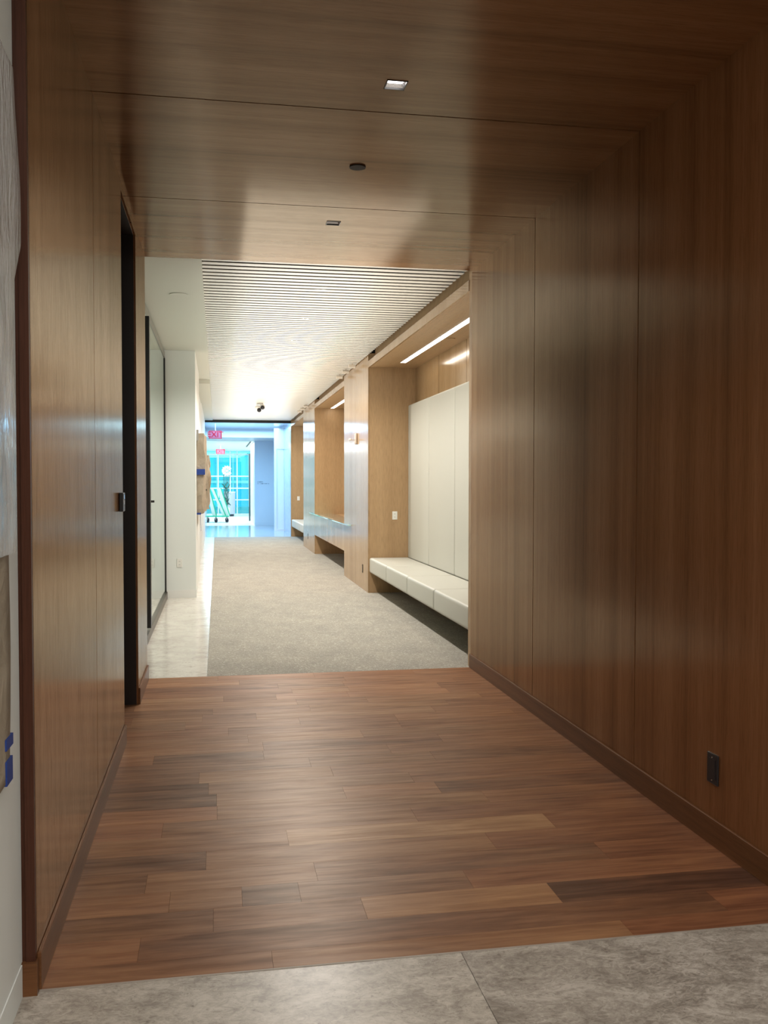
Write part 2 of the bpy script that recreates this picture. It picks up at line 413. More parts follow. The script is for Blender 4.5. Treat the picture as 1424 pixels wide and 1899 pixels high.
# plank floor, board by board
edges = [Y0, 3.045, 3.21, 3.385, 3.555, 3.735, 3.925, 4.11, 4.29, 4.47]
while edges[-1] < YE-.2: edges.append(edges[-1]+.1786)
edges.append(YE) if YE-edges[-1] > .09 else edges.__setitem__(-1, YE)
known = {0: [(.17, .44, .2), (1.40, .50, .1), (9, .34, .7)],
         1: [(-.262, .52, .4), (1.82, .30, .25), (9, .36, .8)],
         2: [(-.02, .32, .1), (.52, .40, .2), (1.25, .68, .1), (9, .10, .3)],
         3: [(-.18, .56, .3), (.085, .58, .1), (.30, .16, 0), (.96, .36, .1), (9, .42, .6)],
         4: [(-.277, .42, .1), (.38, .55, .1), (1.59, .36, .25), (9, .40, .7)],
         5: [(-.052, .30, .1), (1.16, .56, .1), (9, .40, .6)],
         6: [(.296, .53, .2), (1.495, .78, 0), (9, .42, .6)],
         7: [(-.247, .48, .7), (.9, .56, .1), (9, .44, .5)],
         8: [(-.007, .68, .6), (1.3, .60, .1), (9, .46, .4)],
         9: [(-.01, .26, .0), (.62, .58, .0), (1.1, .66, .4), (9, .30, .3)],
         10: [(-.05, .22, .1), (1.0, .50, 0), (9, .46, .4)],
         11: [(-.1, .34, .1), (.6, .70, 0), (9, .48, .3)],
         12: [(.5, .40, .1), (1.2, .46, 0), (9, .36, .1)]}
mb = MB(); lay = None; data = []
x_lo, x_hi = XL-.9, XR-.001
for i in range(len(edges)-1):
    ya, yb = edges[i], edges[i+1]
    row = known.get(i)
    if not row:
        row = []; x = x_lo + R.uniform(.1, .9)
        while x < x_hi:
            row.append((x, R.choice([.34, .44, .5, .54, .6, .66, .48]), R.uniform(0, .5))); x += R.uniform(.35, 1.25)
        row.append((9, .5, .3))
    xa = x_lo if (ya > D1-.2 and yb < D2+.2) else XL-.02
    for xb, tone, rd in row:
        xb = min(xb, x_hi)
        if xb <= xa+.01: continue
        g1 = .0004
        mb.box((xa+g1, ya+g1, -.012), (xb-g1, yb-g1, 0), 0); data.append((tone, R.random(), rd)); xa = xb
        if xa >= x_hi: break
floor = mb.build('wood_floor', M_plank)
ca = floor.data.color_attributes.new('board', 'FLOAT_COLOR', 'CORNER')
for p in floor.data.polygons:
    d = data[p.index//6]
    for li in p.loop_indices: ca.data[li].color = (*d, 1)
struct(floor, 'walnut plank floor of the passage', 'floor')
struct(box('subfloor', (XL-1.0, Y0, -.05), (XR+.1, YE, -.0115), M_gap), 'dark bed below the planks', 'floor')
struct(box('threshold', (XL-.03, Y0-.008, -.03), (XR, Y0-.0005, .0015), mat('pale_metal_strip', (.36, .32, .28), .55, .3)), 'thin metal strip between planks and grey stone', 'trim')

# downlights
def downlight(x, y, es, label):
    t = empty('recessed_downlight', (x, y, H)); tag(t, label, 'ceiling light', 'square downlights in the walnut ceiling')
    mb = MB(); w = q
    for lo, hi in (((-w, -w), (w, -w+.005)), ((-w, w-.005), (w, w)), ((-w, -w), (-w+.005, w)), ((w-.005, -w), (w, w))):
        mb.box((x+lo[0], y+lo[1], H-.003), (x+hi[0], y+hi[1], H+.012))
    mb.build('frame', M_black, t)
    mb = MB(); a = w-.004; b = .034; zt = H+.022
    c0 = [(x-a, y-a, H+.004), (x+a, y-a, H+.004), (x+a, y+a, H+.004), (x-a, y+a, H+.004)]
    c1 = [(x-b, y-b, zt), (x+b, y-b, zt), (x+b, y+b, zt), (x-b, y+b, zt)]
    for i in range(4): mb.quad([c0[i], c0[(i+1) % 4], c1[(i+1) % 4], c1[i]])
    mb.build('reflector', M_refl, t)
    mb = MB(); mb.box((x-b, y-b, zt-.001), (x+b, y+b, zt+.01)); mb.build('lamp', M_led_dim if es else M_slotd, t)
    if es:
        l = bpy.data.lights.new('downlight_beam', 'SPOT'); l.energy = es; l.spot_size = 1.9; l.spot_blend = .6; l.color = (1, .94, .86); l.shadow_soft_size = .02
        lo = bpy.data.objects.new('downlight_beam', l); COL.objects.link(lo); lo.location = (x, y, H-.004)
    return t
downlight(*DL[0], 14, 'square recessed downlight in the walnut ceiling, glowing, nearer the camera')
downlight(*DL[1], 0, 'square recessed downlight in the walnut ceiling, unlit, farther from the camera')
mb = MB(); mb.cyl((.778, 5.172, H-.004), .045, .006, seg=40); 
t = tag(mb.build('sprinkler_cover', M_bronze, smooth=True), 'round bronze cover disc flush with the walnut ceiling between two downlights', 'ceiling disc')

# card reader
t = empty('card_reader', (XL, 5.45, 1.39)); tag(t, 'small black card reader on left walnut wall beside the dark doorway', 'card reader')
box('body', (XL+.001, 5.42, 1.385), (XL+.024, 5.53, 1.492), M_blackp, t, .004)
box('display', (XL+.0235, 5.445, 1.425), (XL+.0255, 5.505, 1.447), mat('reader_label', (.45, .5, .55), .4), t)
box('keypad', (XL+.0235, 5.445, 1.456), (XL+.0255, 5.505, 1.482), mat('reader_screen', (.04, .045, .05), .15), t)
# black outlet plate on right wall
t = empty('outlet_plate', (XR, 3.625, .27)); tag(t, 'black outlet cover plate low on the right walnut wall near the camera', 'outlet')
box('plate', (XR-.008, 3.585, .262), (XR-.0005, 3.672, .392), M_blackp, t, .003)
mb = MB(); mb.box((XR-.010, 3.603, .285), (XR-.0075, 3.652, .370)); mb.build('insert', M_blackp, t)
for z in (.278, .376):
    mb = MB(); mb.cyl((XR-.009, 3.628, z), .0032, .003, 'X', 12); mb.build('screw', M_screw, t)

# ------------------------------------------------------------------ foreground lobby
LX = -.587
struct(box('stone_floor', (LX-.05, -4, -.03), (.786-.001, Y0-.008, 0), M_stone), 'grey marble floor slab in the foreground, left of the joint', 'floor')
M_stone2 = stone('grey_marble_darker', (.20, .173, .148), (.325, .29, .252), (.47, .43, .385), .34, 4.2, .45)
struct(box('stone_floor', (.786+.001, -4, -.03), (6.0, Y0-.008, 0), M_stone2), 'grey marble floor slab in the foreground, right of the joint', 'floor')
struct(box('stone_grout', (LX-.05, -4, -.06), (6.0, Y0-.008, -.004), mat('grout', (.33, .30, .27), .8)))
struct(box('wall_front', (LX-.12, -4, 0), (LX, Y0-.016, 3.6), M_white), 'white lobby wall at the left edge', 'wall')
struct(box('baseboard_front', (LX+.0005, -4, 0), (LX+.004, Y0-.036, .1), M_white))
struct(box('wall_back', (LX-.12, -4.12, 0), (6.1, -4.0, 3.6), M_white))
struct(box('wall_side', (6.0, -4, 0), (6.1, Y0+.1, 3.6), M_white))
struct(box('wall_portal', (XR+.081, Y0-.02, 0), (6.0, Y0+.08, 3.6), M_white))
struct(box('wall_portal', (LX-.12, Y0-.015, H+.001), (XR+.08, Y0+.08, 3.6), M_portal))
struct(box('ceiling', (LX-.12, -4.12, 3.6), (6.1, Y0+.1, 3.65), M_ceil), 'white lobby ceiling behind the camera', 'ceiling')

def crumple(name, M, parent, ys, zs, xf, amp, seed, ny=14, nz=60, thick=.004, prof=None):
    rr = random.Random(seed); b = bmesh.new(); V = []
    ph = [(rr.uniform(3, 30), rr.uniform(2, 16), rr.uniform(0, 6.28), rr.uniform(.3, 1)) for _ in range(9)]
    for j in range(nz+1):
        z = zs[0]+(zs[1]-zs[0])*j/nz; row = []
        y1 = ys[1] if prof is None else prof(z)
        for i in range(ny+1):
            y = ys[0]+(y1-ys[0])*i/ny
            d = sum(a*math.sin(k1*y+p+1.5*math.sin(k2*z))*.3+a*.2*math.sin(k2*z+p*2) for k1, k2, p, a in ph)/3
            e = min(1, (ny-i)/3.0)
            x = xf+amp*d*(.35+.65*e)
            if thick is None: pass
            row.append(b.verts.new((x, y, z)))
        V.append(row)
    for j in range(nz):
        for i in range(ny): b.faces.new([V[j][i], V[j][i+1], V[j+1][i+1], V[j+1][i]])
    bmesh.ops.recalc_face_normals(b, faces=b.faces[:])
    mb = MB(); mb.join(b); o = mb.build(name, M, parent, True, 60)
    s = o.modifiers.new('s', 'SOLIDIFY'); s.thickness = thick; s.offset = 0
    return o
# wrapped panel on the lobby wall with plastic sheeting
t = empty('wrapped_wall_panel', (LX, 2.4, .72)); tag(t, 'tall panel wrapped in tan paper with blue tape, on the white wall at the left edge', 'wrapped panel')
crumple('paper_wrap', M_kraft, t, (1.7, 2.655), (.74, 2.10), LX+.024, .010, 3, thick=.006, prof=lambda z: 2.66+.010*math.sin(7*z)-.006*(z-1.4))
box('panel_core', (LX+.001, 1.7, .75), (LX+.014, 2.64, 2.1), M_kraft, t)
for za, zb, yy in ((.735, .80, 2.672), (.83, .86, 2.682)):
    mb = MB(); mb.box((LX+.001, 2.60, za), (LX+.030, yy, zb)); mb.build('tape', M_tape, t)
mb = MB(); bz = bmesh.new()
pts = [(2.66, 2.12), (2.735, 2.075), (2.75, 2.045), (2.728, 1.995), (2.66, 2.05)]
vs = [bz.verts.new((LX+.004, y, z)) for y, z in pts]; bz.faces.new(vs)
rr_ = bmesh.ops.extrude_face_region(bz, geom=bz.faces[:]); bmesh.ops.translate(bz, verts=[g for g in rr_['geom'] if isinstance(g, bmesh.types.BMVert)], vec=(-.0035, 0, 0))
bmesh.ops.recalc_face_normals(bz, faces=bz.faces[:]); mb.join(bz); mb.build('tape', M_tape, t)
def bulge(z):
    # free edge of the plastic: out to a belly near z 2.25, then back in and down
    if z > 2.22: return 2.70+(2.785-2.70)*max(0, (2.68-z)/.46)**.8
    if z > 2.10: return 2.785-(2.22-z)/.12*.10
    if z > 1.85: return 2.685-(2.10-z)*.2
    return 2.66+.02*math.sin((z-1.36)*6.4)+.006*math.sin(23*z)
crumple('plastic_sheeting', M_poly, None, (1.7, 2.7), (1.36, 2.68), LX+.046, .016, 11, ny=22, nz=90, thick=.001, prof=bulge)
tag(bpy.data.objects['plastic_sheeting'], 'translucent plastic sheeting hanging over the wrapped panel at the left edge', 'plastic sheet')

# ------------------------------------------------------------------ hallway beyond
YH0, YH1 = YE, 26.75
XF, XB = 2.085, 2.763
XC = -.087; XG = -.69; YW = 12.73; XW = -.285
ZC = 3.33
struct(box('carpet_floor', (XC, YE+.001, -.02), (XB+.02, YH1, .0), M_carpet), 'beige fleck carpet running down the hallway', 'carpet')
struct(box('limestone_floor', (XG-.05, YE+.001, -.02), (XC-.001, YH1, 0), M_stone_w), 'pale limestone strip beside the hallway carpet', 'floor')
# left: glass partition
t = empty('glass_partition', (XG, 8.6, 0)); struct(t, 'pale glass partition in a black frame on the left of the hallway', 'partition')
box('glass_pane', (XG-.006, 7.62, .085), (XG+.006, YW-.06, 3.20), M_glass_part, t)
box('top_rail', (XG-.025, 7.56, 3.20), (XG+.012, YW-.001, 3.285), M_steel, t)
mb = MB(); mb.box((XG-.025, 7.56, 0.001), (XG+.03, YW-.001, .085)); mb.build('bottom_rail', mat('bronze_rail', (.12, .11, .09), .4, .5), t)
box('end_stile', (XG-.025, YW-.06, .0851), (XG+.016, YW-.0015, 3.20), M_black, t)
box('door_stile', (XG-.02, 9.34, .12), (XG+.045, 9.44, 3.17), M_black, t)
mb = MB(); mb.cyl((XG+.02, 10.1, 1.35), .012, .03, 'X', 12); mb.build('lock', M_black, t)
# room behind glass
struct(box('office_floor', (-3.4, YE, -.02), (XG-.051, YW, 0), M_stone_w)); struct(box('wall_office', (-3.5, YE, 0), (-3.4, YW, 3.31), M_white))
struct(box('wall_office', (-3.5, YE-.1, 0), (XL-T-.001, YE-.001, 3.31), M_white)); struct(box('ceiling', (-3.5, YE-.1, 3.311), (XG-.001, YW+.1, 3.34), M_ceil))
struct(box('wall_left_pier', (-3.5, YW, 0), (XW, 15.4, 3.312), M_white), 'white wall pier facing the camera beyond the glass partition', 'wall')
struct(box('baseboard_pier', (XG+.02, YW-.006, 0), (XW+.006, YW-.0005, .105), M_trimw))
struct(box('wall_left_hall', (-.6, 15.4, 0), (-.335, YH1, 3.312), M_white), 'white left wall far down the hallway', 'wall')
struct(box('ceiling', (XG-.001, YE+.001, 3.313), (-.115, YH1, 3.36), M_ceil), 'plain plaster ceiling strip along the left of the hallway', 'ceiling')
struct(box('trim_4', (-.335, 16.2, 3.24), (-.118, 20.2, 3.312), M_ceil))
mb = MB(); mb.cyl((-.345, 8.95, 3.309), .085, .006, seg=40)
tag(mb.build('ceiling_speaker', M_ceil, smooth=True), 'round white disc flush in the plaster ceiling above the glass partition', 'ceiling disc')
# white outlet on pier
def outlet(loc, face, label, name='wall_outlet'):
    t = empty(name, loc); tag(t, label, 'outlet'); x, y, z = loc
    box('plate', (x-.036, y-.006, z-.058), (x+.036, y, z+.058), M_plate, t, .002)
    for dz in (-.022, .022):
        mb = MB(); mb.box((x-.016, y-.008, z+dz-.013), (x+.016, y-.0055, z+dz+.013)); s = mb.build('socket', M_plate, t)
        for dx in (-.006, .006): box('slot', (x+dx-.0015, y-.0086, z+dz-.005), (x+dx+.0015, y-.0078, z+dz+.006), M_slotd, s)
    return t
outlet((-.502, YW-.0005, .47), 0, 'white outlet low on the white pier beside the glass partition')

# slatted ceiling
XS = 2.078
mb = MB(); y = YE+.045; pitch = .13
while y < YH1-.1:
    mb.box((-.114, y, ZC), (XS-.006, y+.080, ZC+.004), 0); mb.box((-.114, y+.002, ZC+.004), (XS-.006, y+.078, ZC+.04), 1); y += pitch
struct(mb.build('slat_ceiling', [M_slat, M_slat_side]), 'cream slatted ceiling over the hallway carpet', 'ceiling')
mb = MB(); y = YE+.045
while y < YH1-.1:
    mb.box((XS-.008, y+.03, ZC-.004), (XS-.001, y+.05, ZC+.05)); y += pitch
struct(mb.build('trim_5', M_beige), 'small clips at the right end of each ceiling slat', 'trim')
struct(box('ceiling', (-.2, YE, 3.46), (XF+.9, YH1, 3.5), M_plenum), 'dark void above the slats', 'ceiling')
struct(box('trim_6', (-.16, YE+.001, 3.3605), (-.116, YH1, 3.46), M_ceil))

# ---- right side: alcoves and piers
ALC = [(YE+.08, 12.865), (15.361, 20.126), (22.788, 26.70)]
ZS, ZF = 3.165, 3.25
def pier(y0, y1, label, seams=()):
    mb = MB(); ys = [y0, *seams, y1]
    for a, b in zip(ys[:-1], ys[1:]):
        mb.box((XF, a+(.002 if a != y0 else 0), 0), (XF+.02, b-(.002 if b != y1 else 0), 3.36), 0)
    mb.box((XF+.02, y0, 0), (XB+.1, y1, 3.36), 1)
    return struct(mb.build('pier', [M_oak, M_oak_in]), label, 'wall panel')
struct(box('pier', (XR+.0005, YE+.001, 0), (XB+.1, YE+.08, 3.36), M_oak_in), 'end panel of the first alcove', 'wall panel')
pier(12.865, 15.361, 'wide tan wood pier between the cushioned alcove and the dark display alcove', (13.97,))
pier(20.126, 22.788, 'tan wood pier between the display alcove and the farthest bench alcove', (21.4,))
pier(26.70, 26.76, 'thin tan wood end panel at the far doorway')
struct(box('wall_right_hall', (XB+.0, YE, 0), (XB+.1, YH1, 3.46), M_oak), 'tan wood back wall of the alcoves', 'wall')
for i, (a, b) in enumerate(ALC):
    # fascia, soffit, recessed reveal above
    nm = ['bench_alcove', 'display_alcove', 'bench_alcove'][i]
    lb = ['tan wood alcove hood over the nearest cream banquette', 'tan wood hood of the empty display alcove in the middle', 'tan wood alcove hood over the farthest bench'][i]
    t = empty(nm, (XF, (a+b)/2, ZS)); struct(t, lb, 'alcove')
    box('fascia', (XF, a, ZS-.005), (XF+.02, b, ZF), M_oak, t)
    box('soffit', (XF+.02, a, ZS), (XB-.001, b, ZS+.02), M_oak_in, t)
    box('reveal_panel', (XF+.10, a, ZF), (XF+.12, b, 3.46), M_oak_in, t)
    box('ledge', (XF+.001, a, ZF-.012), (XF+.12, b, ZF), M_oak, t)
    # linear light
    la, lb_ = [(YE+.35, 12.25), (15.9, 20.0), (23.2, 26.3)][i]
    L = empty('linear_light', (2.46, (la+lb_)/2, ZS))
    tag(L, ['long bright linear light in the soffit over the nearest cream banquette', 'linear light strip in the soffit of the empty display alcove', 'linear light strip in the soffit of the farthest bench alcove'][i], 'light', 'linear lights in the alcove soffits')
    box('diffuser', (2.425, la, ZS-.006), (2.495, lb_, ZS-.001), M_led, L)
    mb = MB()
    for xx in (2.419, 2.4952): mb.box((xx, la-.005, ZS-.007), (xx+.0055, lb_+.005, ZS-.0005))
    mb.build('housing', M_refl, L)
# light strips hidden in the recess above the fascias (visible end piece in the photo)
mb = MB(); mb.box((XF+.03, 12.2, ZF+.002), (XF+.075, 12.6, ZF+.03), 0, .004); tag(mb.build('cove_fixture', M_plate), 'small white fixture lying on the ledge above the nearest alcove', 'light fixture')

# banquettes
def cushion(lo, hi, name, parent, bev=.035, puff=.006):
    b = bmesh.new(); bmesh.ops.create_cube(b, size=1)
    for v in b.verts: v.co = Vector([(lo[i]+hi[i])/2+v.co[i]*(hi[i]-lo[i]) for i in range(3)])
    bmesh.ops.bevel(b, geom=b.edges[:], offset=bev, segments=5, affect='EDGES', profile=.6)
    mb = MB(); mb.join(b); return mb.build(name, M_fab, parent, True, 50)
def banquette(a, b, n, label, first=None):
    t = empty('banquette', (XF+.3, (a+b)/2, 0)); tag(t, label, 'bench', 'cream upholstered benches in the alcoves')
    w = 1.31; y1 = b
    k = 0
    while y1 > a+.05 and k < n:
        y0 = max(a, y1-w)
        cushion((XF+.018, y0+.003, .285), (2.665, y1-.003, .497), 'seat_cushion', t)
        cushion((2.655, y0+.003, .487), (2.761, y1-.003, 2.645), 'back_cushion', t, .03)
        y1 = y0; k += 1
    box('bench_frame', (XF+.12, a+.01, .235), (XB-.002, b-.01, .2845), M_oak_in, t)
    return t
banquette(ALC[0][0]+.01, 12.86, 5, 'nearest cream banquette with tall padded back, floating in the alcove')
banquette(ALC[2][0]+.01, 26.69, 4, 'farthest cream bench, partly seen in the last alcove before the doorway')
# back wall seams over nearest banquette: shallow grooves
mb = MB()
for yy in (8.83, 10.14, 11.46): mb.box((XB-.0015, yy-.002, 2.66), (XB-.0002, yy+.002, ZS-.002))
struct(mb.build('trim_7', M_gap))
# display alcove joinery
t = empty('display_console', (XF, 17.7, .4)); tag(t, 'tan wood apron with green glass shelf across the display alcove', 'console')
mb = MB(); mb.box((XF+.001, 15.3635, .415), (XF+.022, 17.74, .865)); mb.box((XF+.001, 17.744, .415), (XF+.022, 20.1235, .865)); mb.build('apron', M_oak, t)
box('shelf_board', (XF+.023, 15.3635, .83), (XB-.001, 20.1235, .862), M_oak_in, t)
mb = MB(); mb.box((XF-.055, 14.55, .868), (XF-.001, 20.75, .884), 0, .002); mb.box((XF-.001, 15.364, .868), (XB-.3, 20.1235, .884)); mb.build('glass_shelf', M_shelf, t)
# outlets in alcove
outlet((2.467, 12.8645, 1.089), 0, 'white outlet on the end wall of the nearest cushioned alcove')
outlet((2.30, 26.6995, 1.10), 0, 'white outlet on the end wall of the farthest bench alcove')
for yy, lb in ((13.355, 'narrow dark slot outlet at the foot of the wide tan pier'), (21.66, 'narrow dark slot outlet at the foot of the far tan pier')):
    t = empty('slot_outlet', (XF, yy, .3)); tag(t, lb, 'outlet', 'dark slot outlets at the foot of the piers')
    box('plate', (XF-.004, yy-.035, .24), (XF-.0005, yy+.035, .36), M_bronze, t, .001)
    box('insert', (XF-.0055, yy-.017, .265), (XF-.0041, yy+.017, .335), M_blackp, t)
# pale latch-like bracket
t = empty('wall_bracket', (XF, 13.95, 2.2)); tag(t, 'pale lever bracket with a knob on the wide tan pier', 'bracket')
mb = MB(); mb.box((XF-.03, 13.88, 2.13), (XF-.0005, 13.99, 2.30), 0, .014, 3); mb.build('plate', M_beige, t, True)
mb = MB(); mb.cyl((XF-.06, 13.95, 2.20), .007, .07, 'X', 12); a_ = mb.build('stalk', M_beige, t, True)
mb = MB(); mb.sph((XF-.10, 13.95, 2.205), .02); mb.build('knob', M_plate, a_, True)
# adjustable spot heads under slats near pier tops
first = None
lbs = ['nearest small beige spot head under the slats by the wide tan pier', 'middle small beige spot head of the three by the wide tan pier', 'farthest small beige spot head of the three by the wide tan pier',
       'nearest tiny spot head under the slats by the far tan pier', 'middle tiny spot head of the three by the far tan pier', 'farthest tiny spot head of the three by the far tan pier']
for k, yy in enumerate((13.75, 14.45, 15.2, 21.1, 21.9, 22.7)):
    if first is None:
        first = empty('spot_head', (1.99, yy, ZC)); x = 1.99
        mb = MB(); mb.cyl((x, yy, ZC-.015), .010, .03, seg=12); mb.build('stem', M_spot, first, True)
        mb = MB(); mb.cyl((x-.005, yy, ZC-.045), .027, .10, 'X', 20); mb.build('head', M_spot, first, True); o = first
    else:
        o = copy_tree(first); o.location = (1.99, yy, ZC)
    tag(o, lbs[k], 'spotlight', 'small spot heads along the slat ceiling edge')
# sprinkler disc in nearest soffit
mb = MB(); mb.cyl((2.585, 10.14, ZS-.003), .045, .005, seg=32)
tag(mb.build('sprinkler_cover', M_oak_in, smooth=True), 'tan round disc in the soffit above the nearest banquette', 'ceiling disc')
# twin camera
t = empty('security_camera', (.95, 21.0, ZC)); tag(t, 'white twin security camera with black domes under the slat ceiling', 'security camera')
mb = MB(); mb.cyl((.95, 21.0, ZC-.02), .085, .04, seg=28, r2=.07); mb.sph((1.0, 21.0, ZC-.075), .062, (1, 1, .8)); mb.sph((.90, 21.0, ZC-.10), .062, (1, 1, .8)); mb.build('housing', M_plate, t, True)
for x, z in ((1.005, ZC-.10), (.93, ZC-.16)):
    mb = MB(); mb.sph((x, 20.955, z), .048); mb.build('lens_dome', M_blackp, t, True)

# paper-wrapped sconces on the left wall
def wrapped(y0, y1, z0, z1, d, seed, label, xw):
    t = empty('wrapped_wall_sign', (xw, y0, z0)); tag(t, label, 'wrapped panel', 'paper wrapped panels on the left hallway wall')
    b = bmesh.new(); bmesh.ops.create_cube(b, size=1)
    bmesh.ops.subdivide_edges(b, edges=b.edges[:], cuts=14, use_grid_fill=True)
    rr = random.Random(seed); ph = [(rr.uniform(4, 22), rr.uniform(4, 16), rr.uniform(0, 6.28)) for _ in range(6)]
    for v in b.verts:
        p = Vector((xw+.002+d*(v.co.x+.5), y0+(y1-y0)*(v.co.y+.5), z0+(z1-z0)*(v.co.z+.5)))
        s_ = sum(math.sin(k1*p.z*.8+ph_+k2*p.y) for k1, k2, ph_ in ph)/6
        if v.co.x > -.4: p.x += d*.45*s_; p.z += .02*s_; p.y += .02*math.sin(9*p.z+seed)
        v.co = p
    mb = MB(); mb.join(b); mb.build('paper_wrap', M_kraft, t, True, 70)
    return t, d
t1, d = wrapped(13.3, 14.6, 1.12, 2.24, .10, 4, 'nearer tan paper wrapped panel with blue tape on the white pier', XW)
mb = MB(); mb.box((XW+.002, 13.25, 1.66), (XW+d*1.18, 13.34, 1.74)); mb.build('tape', M_tape, t1)
mb = MB(); mb.box((XW+.002, 13.27, 1.10), (XW+d*.6, 13.33, 1.125)); mb.build('tape', M_tape, t1)
mb = MB(); mb.box((XW+.002, 13.28, 2.14), (XW+.03, 13.31, 2.29)); mb.build('bracket', M_steel, t1)
crumple('torn_plastic', M_poly, t1, (13.28, 13.6), (.86, 1.12), XW+.05, .03, 5, ny=8, nz=10, thick=.002)
t2, d2 = wrapped(17.6, 18.6, 1.05, 2.06, .17, 9, 'farther tan paper wrapped panel on the left hallway wall', -.335)
mb = MB(); mb.box((-.30, 17.52, 1.96), (-.20, 17.6, 2.02)); mb.build('tape', M_tape, t2)
mb = MB(); mb.box((-.24, 17.54, 1.40), (-.19, 17.6, 1.43)); mb.build('strap', M_black, t2)

# ------------------------------------------------------------------ far doorway and vestibule
YD = 26.77
t = empty('door_2', (1.0, YD, 0)); struct(t, 'thin black framed opening at the end of the hallway', 'doorway')
mb = MB(); mb.box((-.35, YD, 3.255), (XF, YD+.07, 3.33)); mb.box((XF-.0, YD, 0), (XF+.03, YD+.07, 3.33)); mb.build('frame', M_black, t)
struct(box('wall_header', (-.6, YD, 3.331), (3, YD+.07, 3.6), M_white))
struct(box('vestibule_floor', (-.6, YH1+.001, -.02), (2.2, 33.8, 0), M_vest_floor), 'polished blue grey floor beyond the doorway', 'floor')
struct(box('wall_vestibule_right', (XF+.031, YD, 0), (XF+.1, 33.8, 3.33), M_vest), 'glossy wall just beyond the doorway', 'wall')
struct(box('wall_vestibule_left', (-.6, YH1+.001, 0), (-.37, 33.8, 3.33), M_vest))
struct(box('ceiling', (-.6, YD+.071, 3.33), (2.2, 31.44, 3.36), M_vest_floor), 'vestibule ceiling', 'ceiling')
struct(box('trim_8', (-.369, 31.44, 3.06), (XF+.03, 33.8, 3.36), M_trimw), 'lowered white beam beyond the doorway', 'trim')
# white frame around grey side panel
mb = MB(); mb.box((1.80, 29.9, 0), (1.875, 29.98, 3.30)); mb.box((1.875, 29.9, 2.63), (XF+.03, 29.98, 3.30)); mb.box((1.875, 29.9, 0), (2.114, 29.98, .06))
struct(mb.build('trim_9', M_trimw), 'white door casing on the right beyond the hallway doorway', 'trim')
struct(box('door_3', (1.876, 29.93, .061), (2.113, 29.97, 2.629), M_grey), 'grey side panel inside the white casing', 'door')
# grey wall with lettering
struct(box('wall_end', (1.335, 33.8, 0), (2.6, 33.95, 3.5), M_grey), 'pale blue grey wall with small lettering beyond the doorway', 'wall')
struct(box('wall_end', (-.6, 33.8, 3.05), (1.335, 33.95, 3.5), M_trimw))
struct(box('wall_atrium_side', (1.34, 33.951, 0), (1.648, 38.1, 3.059), M_trimw), 'bright white side wall of the atrium opening', 'wall')
struct(box('baseboard_end', (1.336, 33.79, 0), (2.3, 33.7995, .14), M_grey))
def sign_text(s, loc, size, M, parent=None, name='lettering', ext=.004, al='LEFT'):
    c = bpy.data.curves.new(name, 'FONT'); c.body = s; c.size = size; c.extrude = ext; c.align_x = al; c.align_y = 'CENTER'
    o = bpy.data.objects.new(name+'_tmp', c); COL.objects.link(o)
    bpy.context.view_layer.update(); dg = bpy.context.evaluated_depsgraph_get()
    me = bpy.data.meshes.new_from_object(o.evaluated_get(dg)); bpy.data.objects.remove(o)
    me.transform(Matrix.Translation(loc) @ Matrix.Rotation(PI/2, 4, 'X'))
    me.materials.clear(); me.materials.append(M)
    ob = bpy.data.objects.new(name, me); COL.objects.link(ob)
    if parent: ob.parent = parent; ob.matrix_parent_inverse = Matrix.Translation(parent.location).inverted()
    return ob
# wall lettering is too small to read in the photo: two rows of tiny strokes at its place and length
t = empty('wall_lettering', (1.47, 33.795, 1.55)); tag(t, 'two tiny dark lines of lettering on the blue grey end wall', 'sign')
for z, x1, nm in ((1.575, 1.63, 'upper_line'), (1.515, 1.845, 'lower_line')):
    mb = MB(); x = 1.44; rr = random.Random(int(z*1000))
    mb.box((x, 33.792, z-.018), (x+.012, 33.7995, z+.018)); x += .045
    while x < x1:
        w = rr.uniform(.010, .022); h_ = rr.choice([.012, .012, .018])
        mb.box((x, 33.792, z-.012), (x+.005, 33.7995, z+h_)); mb.box((x+.005, 33.792, z+(-.012 if rr.random() < .5 else .006)), (x+w, 33.7995, z+(-.007 if rr.random() < .5 else .011)) if False else (x+w, 33.7995, z+.012)); x += w+.008
        if rr.random() < .15: x += .018
    mb.build(nm, M_ink, t)
# exit signs
def exit_sign(x, y, z, w, h, zc, label):
    t = empty('exit_sign', (x, y, z)); tag(t, label, 'exit sign', 'red exit signs')
    box('housing', (x-w/2, y, z-h/2), (x+w/2, y+.05, z+h/2), M_pinkface, t, .006)
    s = sign_text('EXIT', (x, y-.003, z), h*1.0, M_red, t, 'lettering', .003, 'CENTER')
    mb = MB(); mb.box((x-w/2-.004, y-.002, z-h/2-.004), (x+w/2+.004, y-.0005, z-h/2+.012)); mb.box((x-w/2-.004, y-.002, z+h/2-.012), (x+w/2+.004, y-.0005, z+h/2+.004))
    mb.box((x-w/2-.004, y-.002, z-h/2), (x-w/2+.012, y-.0005, z+h/2)); mb.box((x+w/2-.012, y-.002, z-h/2), (x+w/2+.004, y-.0005, z+h/2)); mb.build('border', M_red, t)
    mb = MB(); mb.cyl((x, y+.025, (z+h/2+zc)/2), .012, zc-z-h/2+.002, seg=10); mb.build('mount', M_trimw, t)
    return t
exit_sign(-.045, 27.9, 2.965, .36, .23, 3.33, 'nearer red exit sign just beyond the black door frame')
exit_sign(.14, 38.2, 2.81, .34, .19, 3.06, 'farther, paler red exit sign in the bright atrium')

